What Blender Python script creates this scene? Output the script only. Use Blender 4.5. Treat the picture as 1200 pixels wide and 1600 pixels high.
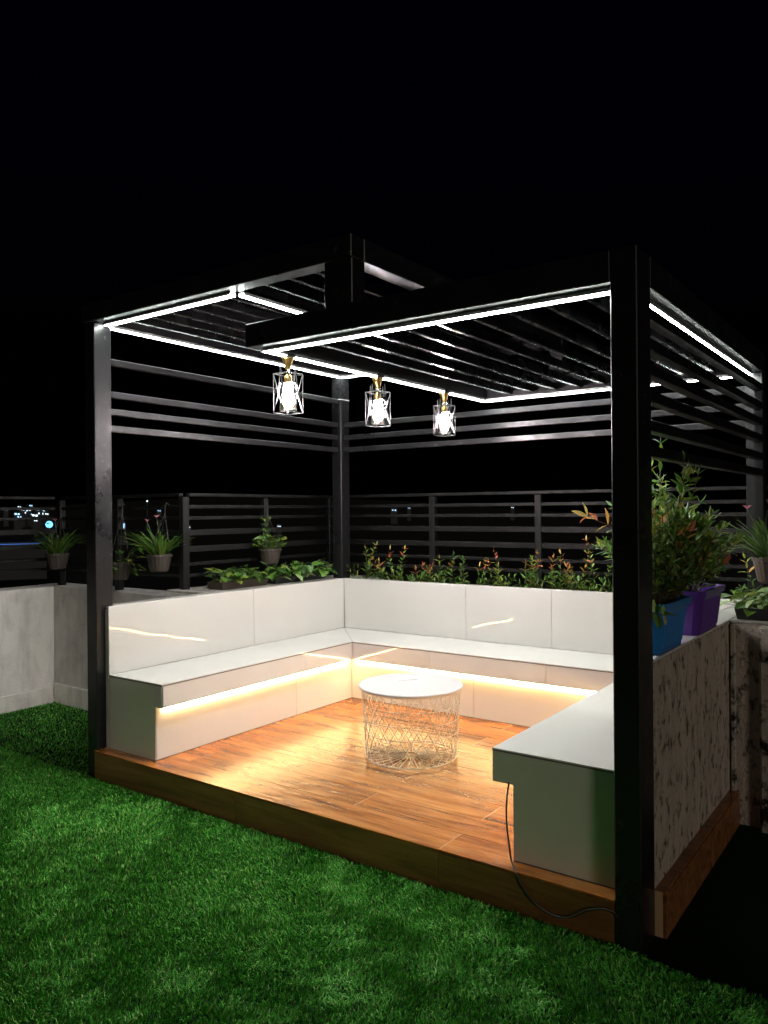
import bpy, bmesh, math, random
import numpy as np
from mathutils import Vector, Matrix
for o in list(bpy.data.objects): bpy.data.objects.remove(o)
S = bpy.context.scene
C = S.collection
random.seed(7)
V = Vector
# ------------------------------------------------------------------ camera
EYE = V((4.1708, -2.8075, 1.4308))
yaw, pitch, roll = math.radians(35.583), math.radians(-0.0657), math.radians(-0.466)
Fv = V((-math.sin(yaw)*math.cos(pitch), math.cos(yaw)*math.cos(pitch), math.sin(pitch)))
Rv = V((math.cos(yaw), math.sin(yaw), 0)); Uv = Rv.cross(Fv)
R2 = Rv*math.cos(roll)+Uv*math.sin(roll); U2 = -Rv*math.sin(roll)+Uv*math.cos(roll)
cd = bpy.data.cameras.new('camera'); cam = bpy.data.objects.new('camera', cd); C.objects.link(cam)
cam.matrix_world = Matrix(((R2.x,U2.x,-Fv.x,EYE.x),(R2.y,U2.y,-Fv.y,EYE.y),(R2.z,U2.z,-Fv.z,EYE.z),(0,0,0,1)))
cd.sensor_fit = 'VERTICAL'; cd.sensor_height = 36; cd.lens = 36*1220.43/1600
cd.clip_start = 0.05; cd.clip_end = 6000
S.camera = cam
# ------------------------------------------------------------------ night sky
W = bpy.data.worlds.new('World'); S.world = W; W.use_nodes = True
wn = W.node_tree; bg = wn.nodes['Background']
sky = wn.nodes.new('ShaderNodeTexSky'); sky.sky_type = 'NISHITA'; sky.sun_disc = False
sky.sun_elevation = math.radians(-4.0); sky.sun_rotation = math.radians(140)
wn.links.new(sky.outputs[0], bg.inputs[0]); bg.inputs[1].default_value = 0.10; sky.ozone_density = 6.0; sky.dust_density = 0.2
# added low fill from the right, standing in for stray light of unseen source
ml = bpy.data.lights.new('stray_fill', 'SUN'); ml.energy = 0.38; ml.angle = math.radians(12); ml.color = (1.0,0.86,0.72)
mo = bpy.data.objects.new('stray_fill', ml); C.objects.link(mo); mo.rotation_euler = (math.radians(82), 0, math.radians(56))
S.view_settings.view_transform = 'Standard'; S.view_settings.look = 'None'
S.view_settings.exposure = 0.0; S.view_settings.gamma = 1.0; S.view_settings.use_curve_mapping = False
LED_WHITE = 76.0; LED_WARM = 120.0; BULB = 1300.0
try:
    S.cycles.sample_clamp_indirect = 6.0
    S.cycles.max_bounces = 8
    S.cycles.transparent_max_bounces = 16
except Exception: pass

# ------------------------------------------------------------------ mesh helpers
class MB:
    def __init__(s): s.v = []; s.f = []
    def add(s, vs, fs):
        n = len(s.v); s.v += [tuple(p) for p in vs]; s.f += [tuple(i+n for i in f) for f in fs]; return s
    def box(s, x0, x1, y0, y1, z0, z1, b=0.0):
        if b <= 0:
            return s.add([(x,y,z) for x in (x0,x1) for y in (y0,y1) for z in (z0,z1)],
                         [(0,1,3,2),(4,6,7,5),(0,4,5,1),(2,3,7,6),(0,2,6,4),(1,5,7,3)])
        c = ((x0+x1)/2,(y0+y1)/2,(z0+z1)/2); h = ((x1-x0)/2,(y1-y0)/2,(z1-z0)/2)
        b = min(b, min(h)*0.45)
        vs = []; idx = {}
        for sx in (-1,1):
            for sy in (-1,1):
                for sz in (-1,1):
                    sg = (sx,sy,sz)
                    for a in range(3):
                        idx[sg,a] = len(vs)
                        vs.append(tuple(c[k]+sg[k]*(h[k] if k == a else h[k]-b) for k in range(3)))
        fs = []
        for a in range(3):
            o1, o2 = (a+1)%3, (a+2)%3
            for sa in (-1,1):
                q = []
                for s1, s2 in ((-1,-1),(1,-1),(1,1),(-1,1)):
                    g = [0]*3; g[a] = sa; g[o1] = s1; g[o2] = s2; q.append(idx[tuple(g),a])
                fs.append(tuple(q) if sa > 0 else tuple(reversed(q)))
            for s1 in (-1,1):
                for s2 in (-1,1):
                    g0 = [0]*3; g1 = [0]*3
                    g0[a] = -1; g1[a] = 1
                    for g in (g0,g1): g[o1] = s1; g[o2] = s2
                    q = [idx[tuple(g0),o1], idx[tuple(g1),o1], idx[tuple(g1),o2], idx[tuple(g0),o2]]
                    fs.append(tuple(q) if s1*s2 < 0 else tuple(reversed(q)))
        for sx in (-1,1):
            for sy in (-1,1):
                for sz in (-1,1):
                    t = [idx[(sx,sy,sz),a] for a in range(3)]
                    fs.append(tuple(t) if sx*sy*sz > 0 else tuple(reversed(t)))
        return s.add(vs, fs)
    def prism(s, poly, z0, z1):       # ccw polygon in plan, extruded
        n = len(poly)
        vs = [(x,y,z0) for x,y in poly]+[(x,y,z1) for x,y in poly]
        fs = [tuple(reversed(range(n))), tuple(range(n,2*n))]+[(i,(i+1)%n,n+(i+1)%n,n+i) for i in range(n)]
        return s.add(vs, fs)
    def tube(s, path, r, n=6, closed=False, cap=True):
        path = [V(p) for p in path]; m = len(path)
        rs = r if isinstance(r, (list,tuple)) else [r]*m
        vs = []; pn = None
        for i, p in enumerate(path):
            a = path[(i-1)%m] if (i > 0 or closed) else p
            b = path[(i+1)%m] if (i < m-1 or closed) else p
            t = (b-a).normalized()
            if pn is None:
                u = t.cross(V((0,0,1)))
                if u.length < 1e-3: u = t.cross(V((1,0,0)))
                u.normalize()
            else:
                u = (pn - t*pn.dot(t)).normalized()
            pn = u; w = t.cross(u)
            for k in range(n):
                an = 2*math.pi*k/n
                vs.append(p + u*(rs[i]*math.cos(an)) + w*(rs[i]*math.sin(an)))
        fs = []
        for i in range(m if closed else m-1):
            j = (i+1)%m
            for k in range(n): fs.append((i*n+k, i*n+(k+1)%n, j*n+(k+1)%n, j*n+k))
        if cap and not closed:
            fs.append(tuple(reversed(range(n)))); fs.append(tuple((m-1)*n+k for k in range(n)))
        return s.add(vs, fs)
    def lathe(s, prof, n=24, c=(0,0,0), rib=0.0, ribs=0):
        vs = []
        for r, z in prof:
            for k in range(n):
                a = 2*math.pi*k/n; rr = r*(1+rib*math.cos(ribs*a)) if ribs else r
                vs.append((c[0]+rr*math.cos(a), c[1]+rr*math.sin(a), c[2]+z))
        fs = []
        for i in range(len(prof)-1):
            for k in range(n): fs.append((i*n+k, i*n+(k+1)%n, (i+1)*n+(k+1)%n, (i+1)*n+k))
        return s.add(vs, fs)
    def mesh(s, name, mat, off=(0,0,0), smooth=False):
        me = bpy.data.meshes.new(name)
        me.from_pydata([(a-off[0],b-off[1],c-off[2]) for a,b,c in s.v], [], s.f)
        me.materials.append(mat)
        if smooth: me.polygons.foreach_set('use_smooth', [True]*len(me.polygons))
        me.update(); return me
    def build(s, name, mat, parent=None, smooth=False, origin=None):
        """one object; vertices are given in world space, the origin sits at the parent's (or own) base"""
        po = V(parent['_w']) if parent is not None else V((0,0,0))
        if origin is None:
            xs = list(zip(*s.v)); origin = V(((min(xs[0])+max(xs[0]))/2, (min(xs[1])+max(xs[1]))/2, min(xs[2])))
        o = bpy.data.objects.new(name, s.mesh(name, mat, origin, smooth)); C.objects.link(o)
        o.parent = parent; o.location = V(origin)-po; o['_w'] = tuple(origin)
        return o
def link(name, me, parent, loc, rz=0.0):
    o = bpy.data.objects.new(name, me); C.objects.link(o); o.parent = parent
    po = V(parent['_w']) if parent is not None else V((0,0,0))
    o.location = V(loc)-po; o.rotation_euler = (0,0,rz); o['_w'] = tuple(loc); return o
def tag(o, label=None, cat=None, group=None, kind=None):
    if label: o['label'] = label
    if cat: o['category'] = cat
    if group: o['group'] = group
    if kind: o['kind'] = kind
    return o
def thing(name, loc, label, cat, group=None):
    o = bpy.data.objects.new(name, None); C.objects.link(o); o.location = loc; o['_w'] = tuple(loc)
    o.empty_display_size = 0.1
    return tag(o, label, cat, group)

# ------------------------------------------------------------------ materials
M = {}
def mat(name, col, rough=0.5, metal=0.0, spec=0.5):
    m = bpy.data.materials.new(name); m.use_nodes = True; b = m.node_tree.nodes['Principled BSDF']
    b.inputs['Base Color'].default_value = (*col,1); b.inputs['Roughness'].default_value = rough
    b.inputs['Metallic'].default_value = metal; b.inputs['Specular IOR Level'].default_value = spec
    M[name] = m; return m, m.node_tree, b
def nd(t, kind, **kw):
    n = t.nodes.new(kind)
    for k, v in kw.items():
        if k in n.inputs.keys() if hasattr(n.inputs,'keys') else False: n.inputs[k].default_value = v
        else: setattr(n, k, v)
    return n
def coords(t, scale=(1,1,1), space='Object', rnd=0.0):
    tc = t.nodes.new('ShaderNodeTexCoord'); mp = t.nodes.new('ShaderNodeMapping')
    mp.inputs['Scale'].default_value = scale
    t.links.new(tc.outputs[space], mp.inputs['Vector'])
    if rnd:
        oi = t.nodes.new('ShaderNodeObjectInfo'); ml_ = t.nodes.new('ShaderNodeVectorMath'); ml_.operation = 'SCALE'
        cx = t.nodes.new('ShaderNodeCombineXYZ')
        for k in range(3): t.links.new(oi.outputs['Random'], cx.inputs[k])
        t.links.new(cx.outputs[0], ml_.inputs[0]); ml_.inputs['Scale'].default_value = rnd
        t.links.new(ml_.outputs[0], mp.inputs['Location'])
    return mp.outputs[0]
def noise(t, vec, scale, detail=4, rough=0.55, dist=0.0):
    n = t.nodes.new('ShaderNodeTexNoise'); n.inputs['Scale'].default_value = scale; n.inputs['Detail'].default_value = detail
    n.inputs['Roughness'].default_value = rough; n.inputs['Distortion'].default_value = dist
    t.links.new(vec, n.inputs['Vector']); return n.outputs['Fac']
def ramp(t, fac, stops):
    r = t.nodes.new('ShaderNodeValToRGB'); e = r.color_ramp.elements
    e[0].position, e[0].color = stops[0][0], (*stops[0][1],1); e[1].position, e[1].color = stops[1][0], (*stops[1][1],1)
    for p, c in stops[2:]:
        q = e.new(p); q.color = (*c,1)
    t.links.new(fac, r.inputs[0]); return r.outputs[0]
def mixc(t, fac, a, b, mode='MIX'):
    m = t.nodes.new('ShaderNodeMix'); m.data_type = 'RGBA'; m.blend_type = mode
    for sock, val in ((m.inputs[0],fac),(m.inputs[6],a),(m.inputs[7],b)):
        if hasattr(val, 'links'): t.links.new(val, sock)
        elif isinstance(val, (int,float)): sock.default_value = val
        else: sock.default_value = (*val,1)
    return m.outputs[2]
def bump(t, b, h, strength=0.2, dist=0.01):
    n = t.nodes.new('ShaderNodeBump'); n.inputs['Strength'].default_value = strength; n.inputs['Distance'].default_value = dist
    t.links.new(h, n.inputs['Height']); t.links.new(n.outputs[0], b.inputs['Normal'])
def g(v): return (v,v,v)

# black painted steel, scuffed
m, t, b = mat('black_steel', (0.012,0.012,0.013), 0.3, spec=0.35)
v = coords(t); n1 = noise(t, v, 26, 6, 0.7); n2 = noise(t, v, 4, 3)
t.links.new(ramp(t, n1, [(0.0,(0.006,0.006,0.007)),(0.62,(0.011,0.011,0.012)),(0.74,(0.12,0.11,0.10))]), b.inputs['Base Color'])
t.links.new(ramp(t, n2, [(0.3,g(0.24)),(0.7,g(0.46))]), b.inputs['Roughness'])
bump(t, b, n1, 0.15, 0.003)
m, t, b = mat('roof_steel', (0.005,0.005,0.0055), 0.2, spec=0.4)
v = coords(t); n1 = noise(t, v, 26, 6, 0.7)
t.links.new(ramp(t, n1, [(0.0,(0.004,0.004,0.0045)),(0.66,(0.006,0.006,0.0065)),(0.76,(0.07,0.065,0.06))]), b.inputs['Base Color'])
t.links.new(ramp(t, noise(t, v, 4, 3), [(0.3,g(0.20)),(0.7,g(0.34))]), b.inputs['Roughness'])
bump(t, b, n1, 0.12, 0.003)
# fence steel (duller)
m, t, b = mat('fence_steel', (0.02,0.02,0.021), 0.5, spec=0.3)
v = coords(t); n1 = noise(t, v, 18, 6, 0.7)
t.links.new(ramp(t, n1, [(0.0,(0.003,0.003,0.0035)),(0.62,(0.006,0.006,0.006)),(0.76,(0.03,0.029,0.027))]), b.inputs['Base Color'])
bump(t, b, n1, 0.2, 0.003)
# white glazed tile
m, t, b = mat('white_tile', (0.72,0.70,0.66), 0.10)
v = coords(t, rnd=37.0); n1 = noise(t, v, 2.2, 3); n2 = noise(t, v, 1.6, 2, 0.5)
t.links.new(mixc(t, n1, (0.63,0.61,0.575), (0.70,0.68,0.645)), b.inputs['Base Color'])
t.links.new(ramp(t, noise(t, v, 7, 5, 0.7), [(0.3,g(0.008)),(0.75,g(0.045))]), b.inputs['Roughness'])
bump(t, b, n2, 0.22, 0.02)
# dark cut edge of the tiles / grout
mat('tile_edge', (0.16,0.14,0.125), 0.8)
mat('grout', (0.30,0.28,0.25), 0.9); mat('floor_grout', (0.55,0.36,0.20), 0.8)
# white plaster with peeling and rain marks
def plaster(name, base, dirt, lo, hi, scl, streak=1.0, bmp=0.5, st=(1,1,1)):
    m, t, b = mat(name, base, 0.85, spec=0.25)
    v = coords(t, st); vs_ = coords(t, (5.0*streak,5.0*streak,0.7))
    n1 = noise(t, v, scl, 8, 0.7, 0.3); n2 = noise(t, vs_, 3.0, 6, 0.65); n3 = noise(t, v, 60, 4, 0.7)
    c1 = ramp(t, n1, [(lo,base),(hi,dirt)])
    c2 = ramp(t, n2, [(0.45,g(1.0)),(0.80,g(0.45))])
    t.links.new(mixc(t, 0.7, c1, c2, 'MULTIPLY'), b.inputs['Base Color'])
    hsum = t.nodes.new('ShaderNodeMath'); hsum.operation = 'ADD'; t.links.new(n1, hsum.inputs[0]); t.links.new(n3, hsum.inputs[1])
    bump(t, b, hsum.outputs[0], bmp, 0.012)
plaster('white_plaster', (0.82,0.80,0.76), (0.66,0.63,0.58), 0.50, 0.72, 4.0, 0.5)
plaster('grey_plaster', (0.62,0.60,0.57), (0.46,0.44,0.41), 0.45, 0.75, 5.0, 0.5)
plaster('stained_plaster', (0.56,0.49,0.42), (0.11,0.09,0.075), 0.52, 0.62, 15.0, 0.8, 1.0, (1.2,1.2,0.85))
plaster('cement_top', (0.42,0.40,0.37), (0.22,0.20,0.18), 0.45, 0.7, 18.0, 1.0, 0.6)
plaster('mouldy_plaster', (0.50,0.46,0.40), (0.02,0.018,0.015), 0.50, 0.58, 6.0, 1.0, 1.0)
# wood look floor planks
def wood(name, dark, mid, light, rough0, rough1):
    m, t, b = mat(name, mid, 0.25)
    v = coords(t, (0.9,9.0,9.0), rnd=53.0); vf = coords(t, (2.0,60.0,60.0), rnd=31.0)
    n1 = noise(t, v, 1.5, 8, 0.62, 1.2); n2 = noise(t, vf, 2.0, 4, 0.6)
    c = ramp(t, n1, [(0.30,dark),(0.50,mid),(0.70,light)])
    oi = t.nodes.new('ShaderNodeObjectInfo')
    tint = ramp(t, oi.outputs['Random'], [(0.0,(0.74,0.72,0.70)),(1.0,(1.0,1.0,1.0))])
    c = mixc(t, 0.5, c, ramp(t, n2, [(0.35,g(0.55)),(0.65,g(1.0))]), 'MULTIPLY')
    t.links.new(mixc(t, 1.0, c, tint, 'MULTIPLY'), b.inputs['Base Color'])
    t.links.new(ramp(t, n1, [(0.2,g(rough0)),(0.8,g(rough1))]), b.inputs['Roughness'])
    hs = noise(t, coords(t, (3,14,14), rnd=11.0), 2.0, 4, 0.6)
    bump(t, b, hs, 0.40, 0.010)
wood('wood_plank', (0.13,0.035,0.008), (0.37,0.125,0.026), (0.54,0.235,0.065), 0.14, 0.26)
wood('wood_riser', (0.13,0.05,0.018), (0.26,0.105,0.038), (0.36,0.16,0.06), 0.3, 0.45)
# turf
m, t, b = mat('turf_blade', (0.03,0.13,0.02), 0.5, spec=0.22)
ge = t.nodes.new('ShaderNodeNewGeometry')
t.links.new(ramp(t, ge.outputs['Random Per Island'], [(0.0,(0.026,0.17,0.014)),(0.5,(0.072,0.37,0.034)),(0.86,(0.15,0.49,0.07)),(1.0,(0.40,0.55,0.18))]), b.inputs['Base Color'])
m, t, b = mat('turf_base', (0.010,0.035,0.008), 0.95, spec=0.1)
# plastics, soil, lamp metals
mat('pot_brown', (0.045,0.036,0.030), 0.5); mat('pot_blue', (0.012,0.17,0.48), 0.38); mat('pot_purple', (0.10,0.03,0.27), 0.36)
mat('box_brown', (0.05,0.035,0.028), 0.55); mat('box_dark', (0.02,0.022,0.021), 0.5)
m, t, b = mat('soil', (0.025,0.017,0.011), 0.95); v = coords(t); n1 = noise(t, v, 40, 5); bump(t, b, n1, 1.0, 0.02)
mat('brass', (0.62,0.38,0.12), 0.28, 1.0); mat('chrome', (0.75,0.75,0.75), 0.2, 1.0); mat('cage_black', (0.015,0.015,0.015), 0.35)
mat('table_white', (0.56,0.53,0.53), 0.38); mat('wire_cream', (0.84,0.81,0.72), 0.4); mat('paper_white', (0.8,0.8,0.78), 0.6)
mat('cord_black', (0.012,0.012,0.012), 0.45); mat('led_channel', (0.6,0.6,0.6), 0.4, 0.6); mat('strap', (0.03,0.028,0.025), 0.6)
def emit(name, col, st):
    m = bpy.data.materials.new(name); m.use_nodes = True; t = m.node_tree; t.nodes.clear()
    e = t.nodes.new('ShaderNodeEmission'); o = t.nodes.new('ShaderNodeOutputMaterial')
    e.inputs[0].default_value = (*col,1); e.inputs[1].default_value = st; t.links.new(e.outputs[0], o.inputs[0]); M[name] = m
emit('led_white', (0.93,1.0,0.94), LED_WHITE); emit('led_warm', (1.0,0.64,0.27), LED_WARM); emit('bulb_glow', (1.0,0.92,0.92), BULB)
# lamp glass
m = bpy.data.materials.new('lamp_glass'); m.use_nodes = True; t = m.node_tree; t.nodes.clear(); M['lamp_glass'] = m
o_ = t.nodes.new('ShaderNodeOutputMaterial'); tr = t.nodes.new('ShaderNodeBsdfTransparent'); gl = t.nodes.new('ShaderNodeBsdfGlossy'); tl = t.nodes.new('ShaderNodeBsdfTranslucent')
gl.inputs['Roughness'].default_value = 0.05; tl.inputs[0].default_value = (0.95,0.9,0.92,1); tr.inputs[0].default_value = (0.96,0.93,0.95,1)
m1 = t.nodes.new('ShaderNodeMixShader'); m2 = t.nodes.new('ShaderNodeMixShader'); fr = t.nodes.new('ShaderNodeFresnel'); fr.inputs[0].default_value = 1.5
m1.inputs[0].default_value = 0.085; t.links.new(tr.outputs[0], m1.inputs[1]); t.links.new(tl.outputs[0], m1.inputs[2])
t.links.new(fr.outputs[0], m2.inputs[0]); t.links.new(m1.outputs[0], m2.inputs[1]); t.links.new(gl.outputs[0], m2.inputs[2]); t.links.new(m2.outputs[0], o_.inputs[0])
# leaves
def leafmat(name, c0, c1):
    m = bpy.data.materials.new(name); m.use_nodes = True; t = m.node_tree; b = t.nodes['Principled BSDF']; M[name] = m
    oi = t.nodes.new('ShaderNodeObjectInfo'); ge = t.nodes.new('ShaderNodeNewGeometry')
    ad = t.nodes.new('ShaderNodeMath'); ad.operation = 'ADD'; t.links.new(oi.outputs['Random'], ad.inputs[0]); t.links.new(ge.outputs['Random Per Island'], ad.inputs[1])
    fr_ = t.nodes.new('ShaderNodeMath'); fr_.operation = 'FRACT'; t.links.new(ad.outputs[0], fr_.inputs[0])
    col = mixc(t, fr_.outputs[0], c0, c1); t.links.new(col, b.inputs['Base Color']); b.inputs['Roughness'].default_value = 0.36
    tl = t.nodes.new('ShaderNodeBsdfTranslucent'); t.links.new(col, tl.inputs[0]); mx = t.nodes.new('ShaderNodeMixShader'); mx.inputs[0].default_value = 0.28
    out = t.nodes['Material Output']; t.links.new(b.outputs[0], mx.inputs[1]); t.links.new(tl.outputs[0], mx.inputs[2]); t.links.new(mx.outputs[0], out.inputs[0])
leafmat('leaf_green', (0.055,0.14,0.022), (0.13,0.26,0.045)); leafmat('leaf_dark', (0.03,0.085,0.018), (0.07,0.15,0.032))
leafmat('leaf_lime', (0.13,0.24,0.035), (0.28,0.33,0.06)); leafmat('leaf_red', (0.46,0.10,0.06), (0.60,0.22,0.09)); leafmat('leaf_orange', (0.58,0.28,0.07), (0.52,0.42,0.11))
leafmat('leaf_pale', (0.20,0.34,0.12), (0.34,0.46,0.20)); leafmat('petal_pink', (0.70,0.20,0.30), (0.80,0.35,0.42)); leafmat('stem_brown', (0.06,0.035,0.018), (0.10,0.06,0.03)); leafmat('stem_green', (0.06,0.12,0.03), (0.10,0.16,0.05))

ZG = -0.145     # top of the turf; deck floor is z = 0
# ================================================================== SETTING
o = MB().box(-2.6, 8.5, -6.5, 1.62, -0.6, -0.172).build('rooftop_floor', M['turf_base'], origin=(0,0,-0.6)); tag(o, kind='structure')
# artificial grass: one sheet of blades nobody could count
def grass():
    rng = np.random.default_rng(3)
    def pts(x0,x1,y0,y1,dens):
        n = int((x1-x0)*(y1-y0)*dens); return np.stack([rng.uniform(x0,x1,n), rng.uniform(y0,y1,n)],1)
    P = np.concatenate([pts(-2.0,6.2,-3.1,0.0,33000), pts(-2.0,-0.1,0.0,1.0,11000)])
    d = np.hypot(P[:,0]-EYE.x, P[:,1]-EYE.y)
    keep = rng.uniform(0,1,len(P)) < np.clip(2.9/np.maximum(d,0.1),0.42,1.0)
    keep &= d > 1.3
    keep &= ~((P[:,0] > 3.30) & (P[:,1] > -0.035+0.012*np.sin(P[:,0]*23)))     # the mat ends here; bare roof beyond
    vx, vy = P[:,0]-EYE.x, P[:,1]-EYE.y
    dep = vx*Fv.x+vy*Fv.y; lat = vx*Rv.x+vy*Rv.y
    keep &= (dep > 0.6) & (np.abs(lat) < dep*0.52+1.1)
    P = P[keep]; n = len(P)
    def field(p, k0, seed, m=6):
        r = np.random.default_rng(seed); out = np.zeros(len(p))
        for i in range(m):
            a = r.uniform(0,2*np.pi); k = k0*r.uniform(0.6,1.9); out += np.sin((p[:,0]*np.cos(a)+p[:,1]*np.sin(a))*k+r.uniform(0,6.28))
        return out/m**0.5
    f1 = field(P,5.0,11); f2 = field(P,13.0,12); f3 = field(P,34.0,13); f4 = field(P,70.0,14); f5 = field(P,2.6,15)
    ang = 2.4*f1+1.3*f2+0.7*f3+rng.normal(0,1.25,n)
    lean = np.clip(0.75+0.10*f5+0.16*f2+0.22*f3+rng.normal(0,0.25,n),0.1,1.5)
    L = (0.020+0.001*f5+0.002*f2+0.003*f3+0.003*f4)*rng.uniform(0.6,1.2,n)
    L = np.clip(L,0.009,0.04)
    wd = rng.uniform(0.0011,0.0019,n)*(1+0.12*np.hypot(P[:,0]-EYE.x,P[:,1]-EYE.y))
    dirx, diry = np.cos(ang), np.sin(ang)
    yawr = rng.uniform(0,np.pi,n); sx, sy = np.cos(yawr)*wd, np.sin(yawr)*wd
    z0 = -0.1705
    vt = np.zeros((n,5,3))
    hm = L*0.55; om = hm*np.sin(lean*0.55); zm = hm*np.cos(lean*0.55)
    ot = om+L*0.45*np.sin(lean*1.25); zt = zm+L*0.45*np.cos(lean*1.25)
    vt[:,0] = np.stack([P[:,0]-sx,P[:,1]-sy,np.full(n,z0)],1); vt[:,1] = np.stack([P[:,0]+sx,P[:,1]+sy,np.full(n,z0)],1)
    vt[:,2] = np.stack([P[:,0]+sx*0.8+dirx*om,P[:,1]+sy*0.8+diry*om,z0+zm],1); vt[:,3] = np.stack([P[:,0]-sx*0.8+dirx*om,P[:,1]-sy*0.8+diry*om,z0+zm],1)
    vt[:,4] = np.stack([P[:,0]+dirx*ot,P[:,1]+diry*ot,z0+zt],1)
    me = bpy.data.meshes.new('artificial_grass'); me.vertices.add(n*5); me.vertices.foreach_set('co', vt.ravel())
    base = np.arange(n)[:,None]*5
    lo = np.concatenate([base+np.array([[0,1,2,3]]), base+np.array([[3,2,4]])],1).ravel()
    me.loops.add(n*7); me.loops.foreach_set('vertex_index', lo.astype(np.int32))
    me.polygons.add(n*2); st = (np.arange(n)[:,None]*7+np.array([[0,4]])).ravel()
    me.polygons.foreach_set('loop_start', st.astype(np.int32))
    me.update(); me.validate()
    me.materials.append(M['turf_blade']); ob = bpy.data.objects.new('artificial_grass', me); C.objects.link(ob)
    tag(ob, 'green artificial turf with tousled blades in front of the platform', 'grass', kind='stuff')
grass()

# platform with plank floor
plat = MB().box(0.002, 3.184, 0.012, 0.1605, -0.40, -0.0012).box(0.002, 3.312, 0.161, 2.40, -0.40, -0.0012).build('platform_floor', M['floor_grout'], origin=(0,0,-0.40)); tag(plat, kind='structure')
plank_cache = {}
def plank(x0, x1, y0, y1):
    key = (round(x1-x0,3), round(y1-y0,3))
    if key not in plank_cache:
        w, h = key; plank_cache[key] = MB().box(-w/2, w/2, -h/2, h/2, -0.011, 0, 0.0012).mesh('plank', M['wood_plank'])
    link('plank', plank_cache[key], plat, ((x0+x1)/2, (y0+y1)/2, random.uniform(0.0,0.0005)))
PW = 0.1965
for r in range(10):
    y0 = r*PW; y1 = y0+PW-0.003
    js = [1.23,2.43] if r%2 == 0 else [0.63,1.83,3.03]
    js = [0.0]+js+[3.325 if r else 3.188]
    for a, bb in zip(js[:-1], js[1:]): plank(a, bb-0.003, y0, y1)
xs = [0.0,1.2,2.43,3.185]
for a, bb in zip(xs[:-1], xs[1:]): MB().box(a, bb-0.002, 0.0, 0.0115, -0.30, -0.0118, 0.001).build('riser_plank', M['wood_riser'], plat)
plank(3.190, 3.325, 0.162, PW-0.003); MB().box(3.19, 3.325, 0.1615, 0.1725, -0.30, -0.0118, 0.001).build('riser_plank', M['wood_riser'], plat)
ys = [0.1735,1.36,1.455]
for a, bb in zip(ys[:-1], ys[1:]): MB().box(3.3135, 3.325, a, bb-0.002, -0.30, -0.0118, 0.001).build('riser_plank', M['wood_riser'], plat)

# parapet walls ----------------------------------------------------
XA, YB, YC, ZS, ZU, ZW = 0.038, 0.079, 2.377, 0.448, 0.311, 0.864
XB, XO, YD, YO = 0.471, 0.533, 1.921, 1.850
XQ, XR, XE = 2.741, 2.648, 3.160
def tiles_along(parent, name, axis, fixed, t0, cuts, z0, z1, th, sgn):
    """tiles of thickness th whose face lies at fixed, th behind it in direction -sgn"""
    for a, bb in zip(cuts[:-1], cuts[1:]):
        f0, f1 = sorted((fixed, fixed-sgn*th))
        if axis == 'y': MB().box(f0, f1, a+0.001, bb-0.001, z0, z1, 0.0015).build(name, M['white_tile'], parent)
        else: MB().box(a+0.001, bb-0.001, f0, f1, z0, z1, 0.0015).build(name, M['white_tile'], parent)
w1 = thing('parapet_wall', (-0.2,1.2,ZG), 'white tiled parapet wall behind the left side of the bench', 'wall')
MB().box(-0.098, XA-0.013, 0.142, 0.969, -0.30, ZW-0.02).box(-0.52, XA-0.013, 0.97, 2.90, -0.30, ZW-0.02).box(0.003, XA-0.013, YB+0.002, 0.141, -0.01, ZW-0.02).build('wall_core', M['grey_plaster'], w1)
MB().box(-0.0985, XA-0.0135, 0.1425, 0.9685, ZW-0.0195, ZW-0.004, 0.004).box(-0.52, XA-0.0135, 0.969, 2.46, ZW-0.0195, ZW-0.004, 0.004).box(0.0035, XA-0.0135, YB+0.003, 0.1405, ZW-0.0195, ZW-0.004, 0.003).build('wall_cap', M['cement_top'], w1)
tiles_along(w1, 'backrest_tile', 'y', XA, 0, [YB, 1.312, YC-0.001], ZS+0.001, ZW, 0.012, 1)
w2 = thing('parapet_wall', (1.6,2.6,ZG), 'white tiled parapet wall behind the rear bench with shrubs on top', 'wall')
MB().box(XA-0.010, 3.28, YC+0.0135, 2.45, -0.30, ZW-0.02).box(XA-0.010, 3.28, 2.45, 2.90, -0.30, 0.76).build('wall_core', M['grey_plaster'], w2)
MB().box(XA-0.012, XE, YC+0.014, 2.4615, ZW-0.0195, ZW-0.003, 0.004).build('wall_cap', M['cement_top'], w2)
tiles_along(w2, 'backrest_tile', 'x', YC, 0, [XA+0.002, 1.218, 1.912, XE-0.001], ZS+0.001, ZW, 0.012, -1)
MB().box(XA, 3.16, 2.463, 2.70, 0.762, 0.80).build('soil', M['soil'], w2)
w3 = thing('parapet_wall', (3.22,1.0,ZG), 'narrow stained parapet wall on the right carrying blue and purple planters', 'wall')
MB().box(XE+0.0135, 3.280, 0.162, YC+0.012, -0.012, ZW-0.014, 0.006).build('wall_core', M['stained_plaster'], w3)
MB().box(XE+0.0135, 3.283, 0.161, YC+0.012, ZW-0.0135, ZW-0.001, 0.003).build('wall_cap', M['white_tile'], w3)
tiles_along(w3, 'backrest_tile', 'y', XE, 0, [YB, 1.28, YC-0.001], ZS+0.001, ZW, 0.012, -1)
MB().box(XE+0.0005, XE+0.0125, YB-0.004, YB-0.0005, ZS, ZW, 0.0008).build('edge_trim', M['cord_black'], w3)
w4 = thing('parapet_wall', (-2.1,-0.6,ZG), 'white plaster parapet wall along the left edge of the roof', 'wall')
MB().box(-2.25, -2.0, -5.0, 0.97, -0.30, 0.812, 0.006).build('wall_core', M['white_plaster'], w4)
MB().box(-1.9995, -1.975, -5.0, 0.944, -0.30, -0.035, 0.008).build('skirting', M['white_plaster'], w4)
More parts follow.
